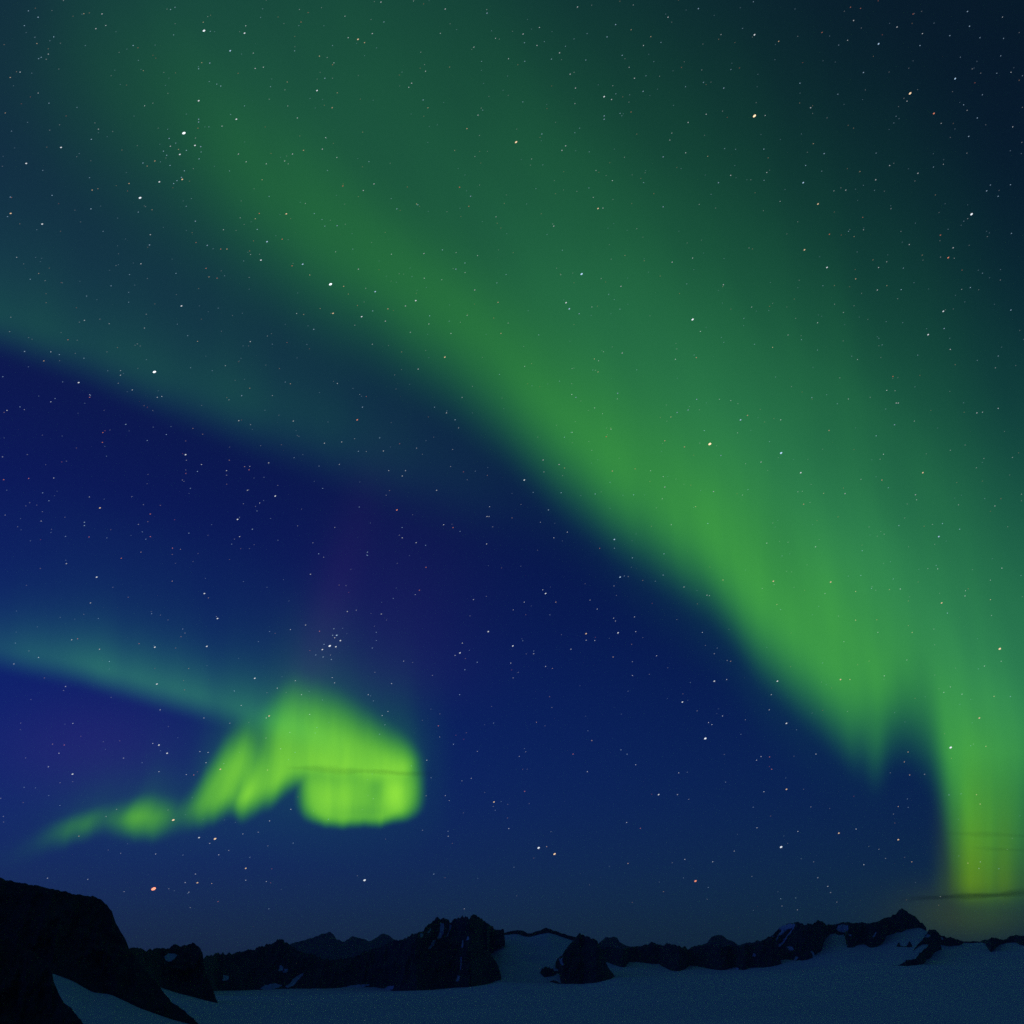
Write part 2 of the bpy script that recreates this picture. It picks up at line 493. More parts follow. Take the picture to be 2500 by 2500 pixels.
# low ridge in the centre right
mountain('mountain', 'low black ridge with a ragged snowline behind the glacier plain',
         [(1455, 2318), (1480, 2312), (1520, 2314), (1541, 2313), (1561, 2312), (1572, 2306), (1590, 2302), (1603, 2306), (1618, 2308), (1636, 2305), (1654, 2308), (1670, 2312), (1678, 2316), (1693, 2312),
          (1714, 2307), (1730, 2303), (1745, 2307), (1765, 2312), (1785, 2308), (1805, 2312), (1830, 2306), (1855, 2303), (1872, 2293), (1886, 2288), (1900, 2300), (1907, 2354)],
         [(1455, 2345), (1482, 2349), (1502, 2357), (1520, 2362), (1530, 2360), (1533, 2348), (1548, 2350), (1559, 2344), (1572, 2340), (1579, 2347), (1598, 2345), (1610, 2347), (1611, 2357), (1623, 2361),
          (1639, 2369), (1657, 2371), (1675, 2365), (1683, 2356), (1704, 2358), (1730, 2365), (1756, 2369), (1775, 2368), (1782, 2363), (1797, 2367), (1816, 2369), (1834, 2363), (1861, 2364), (1886, 2360), (1907, 2355)],
         8200, jag=1.3, seed=41, rows=36, patches=[quad(1516, 2313, 8, 3, 0.8), quad(1507, 2310, 5, 3), quad(1841, 2331, 6, 6), quad(1795, 2365, 14, 5)], basejag=1.6)
# snow-streaked peak
KP = [[(1904, 2267), (1912, 2260), (1924, 2257), (1935, 2258), (1934, 2264), (1922, 2268), (1910, 2280), (1905, 2280), (1911, 2271)],
      [(1936, 2264), (1928, 2276), (1922, 2284), (1914, 2294), (1920, 2290), (1929, 2278), (1934, 2270)],
      [(1896, 2287), (1898, 2285), (1893, 2302), (1900, 2306), (1912, 2292), (1905, 2306), (1896, 2313), (1888, 2313), (1876, 2320), (1866, 2328), (1858, 2323), (1870, 2313), (1877, 2306), (1880, 2300), (1880, 2308), (1891, 2302)],
      quad(1885, 2285, 8, 3), quad(1929, 2315, 13, 8, -0.6), quad(1985, 2330, 7, 14, -0.4), quad(1944, 2340, 7, 7, 0.5), [(2046, 2268), (2050, 2260), (2058, 2258), (2067, 2262), (2068, 2270), (2060, 2275), (2050, 2273)],
      quad(2135, 2282, 2.5, 12, 0.4), quad(2075, 2283, 5, 5), quad(2064, 2310, 8, 5), quad(1841, 2322, 4, 5)]
mountain('mountain', 'dark streaked peak with white snow gullies on its left shoulder',
         [(1838, 2320), (1850, 2305), (1859, 2299), (1872, 2292), (1886, 2282), (1895, 2272), (1907, 2263.5), (1919, 2257), (1934, 2254), (1944, 2251), (1963, 2255), (1977, 2257), (1988, 2254), (1998, 2246.5),
          (2010, 2252), (2019, 2259), (2033, 2260), (2042, 2262)],
         [(1838, 2345), (1870, 2356), (1900, 2345), (1919, 2343), (1948, 2346), (1969, 2344), (1988, 2338), (1994, 2329), (2006, 2323), (2009, 2321), (2010, 2296), (2023, 2287), (2031, 2278), (2042, 2276)],
         8350, jag=1.2, seed=51, rows=46, patches=KP, basejag=1.5)
mountain('mountain', 'dark summit ridge ending in a pointed peak on the snow slope',
         [(2026, 2262), (2033, 2260), (2048, 2254), (2058, 2251), (2070, 2250.5), (2084, 2255), (2108, 2253.5), (2129, 2252.5), (2148, 2248), (2166, 2242), (2185, 2233), (2194, 2224.5), (2202, 2219.5),
          (2211, 2222), (2222, 2233), (2236, 2241), (2248, 2251), (2261, 2263.5)],
         [(2026, 2278), (2036, 2280), (2050, 2284), (2064, 2280), (2061, 2293), (2056, 2308), (2063, 2313), (2085, 2313), (2092, 2307), (2108, 2305), (2124, 2313), (2143, 2312), (2160, 2299), (2163, 2286), (2183, 2282), (2204, 2277), (2213, 2269), (2240, 2265), (2261, 2264)],
         8700, jag=1.1, seed=53, rows=44, patches=KP, basejag=1.4)
# small peaks and rim on the right
mountain('mountain', 'small dark peak trailing into a thin rock rim',
         [(2228, 2322), (2240, 2306), (2252, 2293), (2262, 2281), (2268, 2272), (2275, 2268), (2285, 2273.5), (2299, 2285), (2318, 2289), (2334, 2293), (2352, 2298)],
         [(2228, 2323), (2240, 2313), (2252, 2305), (2262, 2303), (2272, 2302), (2294, 2303), (2313, 2307), (2341, 2308.5), (2352, 2303)],
         8600, jag=1.0, seed=57, rows=26, patches=[quad(2265, 2285, 9, 6, 0.8), quad(2300, 2291, 5, 5, -0.5)], basejag=1.4)
mountain('mountain', 'slanting dark rock spur on the snow slope under the small peak',
         [(2160, 2358.5), (2190, 2357), (2203, 2352), (2220, 2345), (2236, 2338), (2247, 2327), (2255, 2318), (2266, 2310), (2274, 2303), (2284, 2302), (2295, 2304), (2299, 2315)],
         [(2160, 2359.2), (2190, 2360), (2213, 2361), (2238, 2358), (2255, 2354), (2258, 2342), (2274, 2338), (2276, 2328), (2291, 2320), (2299, 2317)],
         8050, jag=1.3, seed=59, rows=22, basejag=2.0)
mountain('mountain', 'thin dark rock rim along the snow crest with a notch running down',
         [(2346, 2299), (2371, 2298), (2392, 2299), (2404, 2294), (2423, 2291), (2441, 2293), (2458, 2293), (2469, 2286), (2483, 2283), (2500, 2286), (2540, 2282), (2600, 2290), (2700, 2275), (2850, 2290), (3100, 2280)],
         [(2346, 2302), (2380, 2303), (2395, 2302), (2405, 2304), (2412, 2316), (2417, 2326), (2421, 2327), (2426, 2318), (2440, 2308), (2458, 2303), (2480, 2302), (2490, 2307), (2500, 2309), (2560, 2306), (2700, 2305), (3100, 2300)],
         8650, jag=1.1, seed=61, rows=18, basejag=1.6)
mountain('mountain', 'two tiny dark rock teeth on the upper snow slope',
         [(2188, 2311), (2192, 2304), (2195, 2299), (2198, 2308), (2206, 2311), (2213, 2310), (2218, 2302), (2221, 2298), (2224, 2303), (2227, 2309)],
         [(2188, 2312), (2200, 2312), (2212, 2313), (2227, 2312)], 8500, jag=0.8, seed=63, rows=8)

# left: rock cliff behind the snow bank, long near hill, nearest black slope
mountain('mountain', 'dark flat-topped cliff with a small snow square near its top',
         [(290, 2335), (306, 2318), (321, 2316), (336, 2313), (353, 2318), (372, 2320), (388, 2314), (407, 2318), (420, 2306), (440, 2309), (455, 2306), (470, 2304), (485, 2312), (495, 2326), (497, 2343),
          (501, 2372), (511, 2395), (521, 2417), (528, 2440), (532, 2449)],
         [(290, 2385), (391, 2410), (433, 2424), (469, 2433.5), (505, 2443), (532, 2450)],
         4000, jag=1.5, seed=71, rows=50, patches=[[(405, 2336), (412, 2330), (425, 2330), (430, 2332), (421, 2343), (414, 2347), (408, 2343)]])
mountain('mountain', 'long black hillside sloping down from the upper edge to a pointed spur',
         [(-1500, 2120), (-700, 2080), (-250, 2110), (0, 2144), (58, 2158), (110, 2168), (168, 2180), (223, 2188), (247, 2196), (258, 2208), (273, 2223), (281, 2249), (293, 2272), (304, 2288), (314, 2312), (322, 2325), (345, 2352), (370, 2385),
          (391, 2409), (408, 2433), (424, 2451), (446, 2464), (466, 2482), (487, 2502), (500, 2514)],
         [(-1500, 2330), (-400, 2330), (129, 2374), (181, 2393), (207, 2408), (233, 2421), (259, 2429), (281, 2426), (310, 2440), (349, 2458), (388, 2475), (430, 2488), (485, 2505), (500, 2515)],
         2300, grounded=False, mat=NEAR, jag=2.0, seed=77, rows=70, step=1.8, relief=0.24, jscale=12, noise_px=46, skirt=30)
mountain('mountain', 'nearest black slope cutting off the lower left corner',
         [(-1600, 2150), (-700, 2200), (-250, 2245), (0, 2292), (50, 2310), (87, 2328), (112, 2350), (126, 2370), (132, 2400), (144, 2427), (158, 2448), (175, 2463), (191, 2482), (203, 2502), (218, 2540), (226, 2570)],
         [(-1600, 2600), (226, 2600)], 1150, grounded=False, mat=NEAR, jag=2.0, seed=83, rows=60, step=1.8, relief=0.2, jscale=12, noise_px=46, skirt=60)

# ---------------------------------------------------------------- the thin blue night air over the glacier
def haze_box(half, z0, z1, density):
    m, N, L = new_mat('night_air')
    o = N('ShaderNodeOutputMaterial'); v = N('ShaderNodeVolumePrincipled')
    v.inputs['Color'].default_value = (0.82, 0.88, 0.95, 1)
    v.inputs['Density'].default_value = density
    v.inputs['Anisotropy'].default_value = 0.0
    L(v.outputs[0], o.inputs['Volume'])
    p = np.array([(sx*half, sy*half, z) for z in (z0, z1) for sx, sy in ((-1, -1), (1, -1), (1, 1), (-1, 1))])
    f = [[3, 2, 1, 0], [4, 5, 6, 7], [0, 1, 5, 4], [1, 2, 6, 5], [2, 3, 7, 6], [3, 0, 4, 7]]
    tag(link('haze', make_mesh('haze', p, f, m, False)), 'thin blue night air over the glacier and the far mountains', kind='stuff')


haze_box(30000.0, -400.0, 1400.0, 1.0e-5)

# ---------------------------------------------------------------- aurora: tall closed curtains about 105 km up, at their true distance
K = 2500.0/1932.0


def smooth01(t):
    t = np.clip(t, 0, 1)
    return t*t*t*(t*(t*6-15)+10)


def curtain(name, label, x0, x1, dx, edge, field, up, down, rows, red=(0.03, 0.30), blue=0.03, blue_cut=1.0, altitude=105e3, thick=0.02, power=1.6, absolute=False):
    """edge(x): row of the lower border; field(x, s): brightness s rows above it (photograph rows of 1932); columns follow the border"""
    x = np.arange(x0, x1+dx, dx)
    ye = edge(x)
    v = np.linspace(0, 1, rows)
    s = -down+(up+down)*(v**power)
    XX, SS = np.meshgrid(x, s)
    YY = ye[None, :]-SS
    YY = np.maximum(YY, -1150.0)
    I = np.clip(field(XX, YY if absolute else ye[None, :]-YY), 0, None)
    # fade towards the rim of the sheet so that it has no visible border
    fx = smooth01((XX-x0)/(0.08*(x1-x0)))*smooth01((x1-XX)/(0.08*(x1-x0)))
    fs = smooth01((up-(SS))/(0.35*up))*smooth01((SS+down)/(0.6*down))
    I = I*fx*fs
    d = ray(XX*K, YY*K)
    el0 = np.maximum(np.arcsin(ray(x*K, ye*K)[:, 2]), math.radians(3.2))
    D = altitude/np.tan(el0)
    D = table(np.stack([x, D], -1), x, dx*3)
    bl = blue(XX, YY) if callable(blue) else blue
    rgb = np.stack([red[0]*I+red[1]*I*I, I, bl*I], -1)
    vl = np.stack([np.ones_like(I), np.ones_like(I), np.exp(-blue_cut*2.6*I)], -1)  # added tint takes out sky blue behind the glow; real aurora absorbs none
    f = at(XX*K, YY*K, np.broadcast_to(D, XX.shape))
    b = at(XX*K, YY*K, np.broadcast_to(D*(1+thick), XX.shape))
    n = rows*len(x)
    faces = [grid_faces(rows, len(x)), grid_faces(rows, len(x), off=n, flip=True)]
    nc = len(x)
    loop = list(range(nc))+[r*nc+nc-1 for r in range(1, rows)]+[(rows-1)*nc+c for c in range(nc-2, -1, -1)]+[r*nc for r in range(rows-2, 0, -1)]
    lo = np.array(loop); hi = np.roll(lo, -1)
    faces.append(np.stack([lo, lo+n, hi+n, hi], -1))
    me = make_mesh(name, np.concatenate([f.reshape(-1, 3), b.reshape(-1, 3)]), np.concatenate(faces), GLOW, True,
                   None, {'glow': np.concatenate([rgb.reshape(-1, 3)]*2)*0.5, 'blue_cut': np.concatenate([np.sqrt(vl).reshape(-1, 3)]*2)})
    o = link(name, me)
    return tag(o, label, 'aurora', 'aurora bands in the night sky')


# --- the great band from the upper left down to the right
M_EDGE = [(-700, 120), (-300, 200), (0, 255), (300, 420), (500, 528), (600, 585), (700, 640), (850, 732), (950, 815), (1050, 910), (1150, 990), (1250, 1064), (1340, 1122), (1385, 1175), (1430, 1240), (1500, 1308), (1560, 1366), (1608, 1412),
          (1630, 1408), (1648, 1418), (1662, 1408), (1682, 1386), (1705, 1376), (1735, 1392), (1758, 1425), (1775, 1500), (1788, 1580), (1803, 1650), (1822, 1690), (1860, 1702), (1932, 1702), (2000, 1690), (2300, 1640), (2700, 1600)]
#        x, amplitude, edge softness, short height, long share, long height
M_PROF = [(-700, .01, 190, 260, .8, 800), (-200, .014, 190, 260, .8, 800), (40, .020, 190, 200, .8, 800), (300, .080, 260, 170, .82, 780), (450, .125, 240, 160, .66, 760), (600, .172, 215, 145, .58, 740), (750, .195, 185, 145, .56, 730), (900, .225, 160, 145, .56, 710),
          (1000, .27, 142, 145, .58, 690), (1200, .325, 122, 145, .62, 660), (1350, .345, 110, 150, .66, 640), (1500, .365, 108, 165, .70, 640), (1600, .375, 100, 190, .72, 650), (1645, .36, 150, 200, .74, 655), (1700, .36, 120, 210, .75, 660),
          (1760, .375, 175, 230, .76, 660), (1800, .375, 175, 240, .77, 660), (1850, .375, 145, 250, .78, 650), (1932, .35, 135, 260, .78, 640), (2100, .26, 140, 260, .8, 680), (2700, .10, 150, 260, .8, 680)]
M_GUIDE = [(-700, 120), (-300, 200), (0, 255), (300, 385), (500, 520), (700, 645), (850, 742), (1050, 928), (1250, 1078), (1400, 1190), (1500, 1290), (1600, 1385), (1700, 1480), (1800, 1590), (1880, 1660), (1960, 1690), (2300, 1660), (2700, 1600)]


def m_guide(x):
    return table(M_GUIDE, x, 50)


def m_field(x, y):
    p = table(M_PROF, x, 45)
    A, w, h1, c, h2 = [p[..., k] for k in range(5)]
    s = table(M_EDGE, x, 13)-y
    rise = smooth01((s+w*0.75)/(w*2.1))
    q = np.clip(m_guide(x)-y-20, 0, None)
    c = np.clip(c+0.07, 0, 1)
    body = (1-c)*np.exp(-(q/(h1*1.6))**1.7)+c*np.exp(-(q/(h2*1.02))**2)
    # folds and rays inside the band
    rays = 1+0.16*fbm((x-0.55*y)/150, (y+0.6*x)/420, 8, 3)+0.10*fbm((x-0.15*y)/60, y/900, 5, 3)*np.clip((x-1300)/300, 0, 1)
    near = np.exp(-(q/260)**2)*np.clip((x-1050)/350, 0, 1)
    rays = rays*(1+near*(0.36*fbm((x-0.12*y)/85, y/520, 44, 3)+0.08*fbm((x-0.05*y)/28, y/500, 45, 2)))
    low = np.clip((y-1420)/260, 0, 1)
    rays = rays*(1+low*0.30*fbm(x/26, y/1500, 15, 3))
    ext = np.exp(-low*0.95)                                    # the air near the horizon swallows part of it
    lane = 1-0.15*np.exp(-((m_guide(x)-y-320)/110)**2)*np.clip((1350-x)/300, 0, 1)*np.clip((x-450)/200, 0, 1)
    side = 1-0.36*np.clip((x-1850)/90, 0, 1)*np.clip((y-1380)/180, 0, 1)
    fringe = 0.085*smooth01((s+210)/300)*np.exp(-((x-1330)/260)**2)      # weak outer fringe of the lower border
    finger = 0.036*np.exp(-((x-1652)/17)**2)*smooth01((y-1330)/90)*smooth01((1530-y)/120)
    return 0.90*A*(rise*(1-fringe)+fringe)*body*rays*ext*lane*side+finger


main = curtain('aurora_band', 'broad soft green aurora band slanting from the upper left down to the right ridge',
               -700, 2700, 5, m_guide, m_field, 1750, 300, 150, red=(0.08, 0.19), blue=lambda x, y: 0.10+0.11*smooth01((m_guide(x)-y-90)/380), blue_cut=0.85, absolute=True)

# yellow-green foot of the great band, close to the horizon
F_EDGE = [(1560, 1660), (1750, 1695), (1850, 1700), (1932, 1700), (2100, 1690)]


def f_field(x, s):
    a = table([(1560, 0), (1760, .0), (1790, .05), (1830, .19), (1855, .21), (1885, .125), (1932, .05), (2000, .02), (2100, 0)], x, 14)
    r = smooth01((s+26)/70)*np.exp(-(np.clip(s-30, 0, None)/170)**2)
    return a*r*(1+0.5*fbm(x/24, s/800, 4, 2))


curtain('aurora_band', 'yellow-green foot of the great aurora band just above the thin dark cloud line',
        1560, 2100, 5, lambda x: table(F_EDGE, x, 20), f_field, 520, 90, 60, red=(0.45, 0.3), blue=0.0, blue_cut=4.0, altitude=100e3)

# dim olive afterglow under the foot
curtain('aurora_band', 'dim olive glow low over the right mountains under the cloud line',
        1560, 2100, 8, lambda x: table([(1560, 1770), (2100, 1770)], x), lambda x, s: 0.036*np.exp(-((x-1830)/120)**2)*np.exp(-((s-45)/48)**2), 170, 70, 40,
        red=(0.75, 0), blue=0.0, blue_cut=6.0, altitude=98e3)

# --- fainter second arc on the left
S_EDGE = [(-800, 420), (-300, 560), (0, 650), (130, 695), (300, 765), (480, 832), (620, 882), (740, 925), (900, 985), (1100, 1040), (1300, 1100)]
S_PROF = [(-800, .01), (-200, .04), (0, .056), (150, .056), (320, .058), (480, .054), (600, .045), (740, .032), (850, .020), (980, .009), (1300, 0)]


def s_field(x, s):
    A = table(S_PROF, x, 60)
    w = np.interp(x, [0, 400, 800], [72, 95, 150])
    q = np.clip(s-30, 0, None)
    return A*smooth01((s+w*0.6)/(w*1.7))*(0.45*np.exp(-(q/95)**1.5)+0.58*np.exp(-(q/400)**2))*(1+0.15*fbm(x/90, s/700, 6, 3))


curtain('aurora_band', 'faint teal aurora arc entering from the left edge under the broad green band',
        -800, 1300, 8, lambda x: table(S_EDGE, x, 25), s_field, 900, 150, 90, red=(0.10, 0.0), blue=0.16, blue_cut=0.8)

# --- narrow streamer running into the curl
T_EDGE = [(-700, 1130), (-200, 1215), (0, 1256), (150, 1282), (300, 1325), (420, 1358), (520, 1392), (640, 1430), (760, 1470)]
T_PROF = [(-700, .02), (-100, .045), (0, .062), (120, .10), (200, .14), (300, .14), (380, .125), (450, .125), (520, .10), (600, .05), (680, .0), (760, 0)]


def t_field(x, s):
    A = table(T_PROF, x, 25)
    q = np.clip(s-28, 0, None)
    return A*smooth01((s+28)/78)*(0.62*np.exp(-(q/58)**1.5)+0.38*np.exp(-q/110))*(1+0.2*fbm(x/60, s/500, 12, 3))


curtain('aurora_band', 'narrow teal aurora streamer running from the left edge into the bright curl',
        -700, 760, 5, lambda x: table(T_EDGE, x, 12), t_field, 420, 70, 80, red=(0.11, 0.15), blue=0.27, blue_cut=0.5)

# --- the bright curl over the left hill
C_GUIDE = [(-80, 1665), (60, 1617), (150, 1582), (270, 1577), (375, 1556), (480, 1540), (600, 1550), (740, 1552), (790, 1520), (880, 1450)]
#        x, amplitude, row where the top has faded to half, softness of the top
C_PROF = [(-80, .0, 1640, 26), (20, .008, 1605, 30), (60, .026, 1585, 28), (95, .085, 1566, 26), (130, .20, 1553, 28), (165, .25, 1543, 30), (192, .13, 1534, 32), (207, .17, 1530, 30), (220, .16, 1527, 30), (242, .40, 1520, 32), (268, .43, 1520, 34), (298, .29, 1524, 34),
          (328, .13, 1528, 34), (348, .17, 1518, 36), (372, .36, 1494, 40), (400, .48, 1458, 44), (425, .56, 1420, 50), (455, .60, 1392, 54), (480, .57, 1384, 58), (505, .56, 1366, 60), (530, .62, 1336, 64), (552, .64, 1322, 68), (572, .64, 1326, 66),
          (600, .67, 1336, 68), (640, .66, 1350, 66), (680, .64, 1370, 62), (704, .62, 1382, 58), (716, .60, 1390, 56), (730, .64, 1400, 54), (750, .70, 1412, 52), (768, .68, 1424, 50), (780, .62, 1436, 50), (790, .36, 1448, 48), (802, .13, 1458, 44), (818, .03, 1465, 40), (840, 0, 1460, 30), (880, 0, 1460, 30)]


# underside of the upper fold: up the arch and over the lobe
C_ARCH = [(-80, 1665), (20, 1636), (60, 1617), (100, 1597), (150, 1582), (195, 1566), (225, 1575), (270, 1577), (310, 1569), (345, 1560), (375, 1551), (410, 1546), (432, 1527), (440, 1525), (450, 1537), (462, 1539), (480, 1533), (510, 1512), (535, 1493),
          (560, 1478), (585, 1472), (620, 1476), (680, 1486), (730, 1490), (770, 1480), (795, 1455), (820, 1420), (880, 1380)]


def c_field(x, y):
    p = table(C_PROF, x-0.5*np.clip(1552-y, 0, 90)*np.clip((390-x)/120, 0, 1), 9)
    A, yt, soft = p[..., 0], p[..., 1], p[..., 2]
    s = table(C_ARCH, x, 6)+7*fbm(x/37, x*0, 91, 3)-y
    r = smooth01((s+24)/70)
    u = yt-y                                                   # above the half-way row
    core = 1-smooth01((u+soft)/(2.1*soft))
    glow = 0.20*np.exp(-np.clip(u+soft*0.6, 0, None)/(soft*1.35))
    upper = A*r*(0.86*core+glow)
    # the hanging lobe at the end of the curl, round below and to the right
    n = 4.2
    yb = y+9*fbm(x/42, x*0+2, 57, 3)
    dl = ((np.abs(x-680)/112)**n+(np.abs(yb-1474)/79)**n)**(1/n)
    lobe = (1-smooth01((dl-0.76)/0.42))*(1-0.85*smooth01((1496-y)/95))*(0.54+0.30*np.exp(-((x-744)/24)**2-((y-1500)/40)**2)+0.16*np.exp(-((x-628)/42)**2-((y-1508)/34)**2)
                                         - 0.15*np.exp(-((x-712)/15)**2-((y-1486)/36)**2)-0.08*np.exp(-((x-690)/40)**2-((y-1532)/14)**2))
    rays = 1+0.22*fbm((x-0.5*s*np.clip((560-x)/150, 0, 1))/44, s/260, 23, 4)
    hole = 1-0.46*np.exp(-((x-494-0.10*(1410-y))/21)**2-((y-1405)/50)**2)-0.26*np.exp(-((x-446-0.3*(1500-y))/9)**2-((y-1500)/32)**2)
    hole = hole+0.25*np.exp(-((x-466-0.35*(1500-y))/11)**2-((y-1497)/26)**2)
    upper = upper*hole*(1-0.30*smooth01((table(C_GUIDE, x, 20)-y-60)/150))
    halo = 0.035*np.exp(-((x-620)/190)**2-((y-1430)/130)**2)+0.014*np.exp(-((x-280)/190)**2-((y-1525)/75)**2)
    return halo+0.90*rays*(np.clip(upper, 0, None)**3+np.clip(lobe, 0, None)**3)**(1/3)


curtain('aurora_curl', 'bright yellow-green aurora curl hanging low over the left mountains',
        -80, 880, 2.4, lambda x: table(C_GUIDE, x, 15), c_field, 520, 120, 130, red=(0.085, 0.34), blue=0.10, blue_cut=1.6, power=1.2, absolute=True)

# --- faint violet rays standing above the curl
V_EDGE = [(380, 1420), (900, 1420)]
curtain('aurora_rays', 'faint violet rays standing above the bright curl beside the star cluster',
        250, 1150, 10, lambda x: np.full_like(x, 1400.0),
        lambda x, s: (0.0050*np.exp(-((x-720-0.10*(s-200))/165)**2)+0.0062*np.exp(-((x-545-0.30*s)/44)**2))*smooth01(s/160)*np.exp(-(np.clip(s-120, 0, None)/290)**2), 760, 60, 50,
        red=(1.15, 0.0), blue=1.0, blue_cut=0.0)
curtain('aurora_rays', 'faint violet glow between the teal streamer and the curl tail',
        -450, 750, 10, lambda x: np.full_like(x, 1560.0), lambda x, s: 0.0075*np.exp(-((x-170)/190)**2)*np.exp(-((s-150)/95)**2), 420, 60, 40,
        red=(1.15, 0.0), blue=1.0, blue_cut=0.0)
for o in [o for o in sc.objects if o.name.startswith('aurora_rays')]:
    at_ = o.data.attributes['glow']
    buf = np.empty(len(o.data.vertices)*4, np.float32); at_.data.foreach_get('color', buf)
    buf = buf.reshape(-1, 4); buf[:, 1] *= 0.18; buf[:, 2] *= 1.6
    at_.data.foreach_set('color', buf.ravel())

# ---------------------------------------------------------------- thin dark stratus slivers


def cloud_mat():
    m, N, L = new_mat('thin_night_cloud')
    o = N('ShaderNodeOutputMaterial'); t = N('ShaderNodeBsdfTransparent')
    a = N('ShaderNodeAttribute'); a.attribute_name = 'cover'
    i = N('ShaderNodeMath'); i.operation = 'SUBTRACT'; i.inputs[0].default_value = 1.0; i.use_clamp = True
    L(a.outputs['Fac'], i.inputs[1]); L(i.outputs[0], t.inputs['Color']); L(t.outputs[0], o.inputs['Surface'])
    return m


CLOUD = cloud_mat()


def cloud(label, pts, thick, cover, dist, seed):
    """a long flat lens of thin cloud: closed body, thinning out to nothing at its rim"""
    p = np.array(pts, float)
    u = np.linspace(0, 1, 70); nv = 21
    x = np.interp(u, np.linspace(0, 1, len(p)), p[:, 0]); yc = table(np.stack([p[:, 0], p[:, 1]], -1), x, (p[-1, 0]-p[0, 0])/30)
    w = thick*(0.55+0.9*(fbm(x/60, x*0, seed, 4)+0.5))
    v = np.linspace(-1, 1, nv)
    V, XX = np.meshgrid(v, x, indexing='ij')
    YY = yc+V*w+fbm(XX/70, V*0.5, seed+3, 2)*thick*0.5
    dens = cover*(1-V**2)**2*(np.sin(np.pi*u)**0.7)[None, :]*np.clip(0.85+0.8*fbm(XX/110, V*0.5, seed+7, 2), 0.1, 1.3)
    bulge = 900*(1-V**2)
    f = at(XX*K, YY*K, dist-bulge); b = at(XX*K, YY*K, dist+bulge+5)
    n = XX.size
    faces = np.concatenate([grid_faces(nv, 70), grid_faces(nv, 70, off=n, flip=True)])
    me = make_mesh('cloud', np.concatenate([f.reshape(-1, 3), b.reshape(-1, 3)]), faces, CLOUD, True, {'cover': np.concatenate([dens.ravel()]*2)*0.55})
    tag(link('cloud', me), label, 'cloud', 'thin dark cloud streaks')


cloud('thin dark cloud streak crossing the bright aurora curl', [(535, 1449), (600, 1449), (650, 1453), (700, 1457), (760, 1459), (830, 1460)], 8.0, 0.24, 46000, 2)
cloud('long dark cloud line just above the pointed peak under the yellow-green glow', [(1690, 1697), (1760, 1693), (1830, 1691), (1880, 1688), (1932, 1683), (2050, 1676)], 6.5, 0.42, 44000, 5)
cloud('faint cloud streak crossing the yellow-green aurora foot', [(1780, 1572), (1840, 1574), (1900, 1576), (1990, 1580)], 7.0, 0.16, 45000, 8)
cloud('faintest cloud streak below the middle of the aurora foot', [(1830, 1600), (1890, 1602), (1990, 1606)], 6.0, 0.13, 45500, 11)

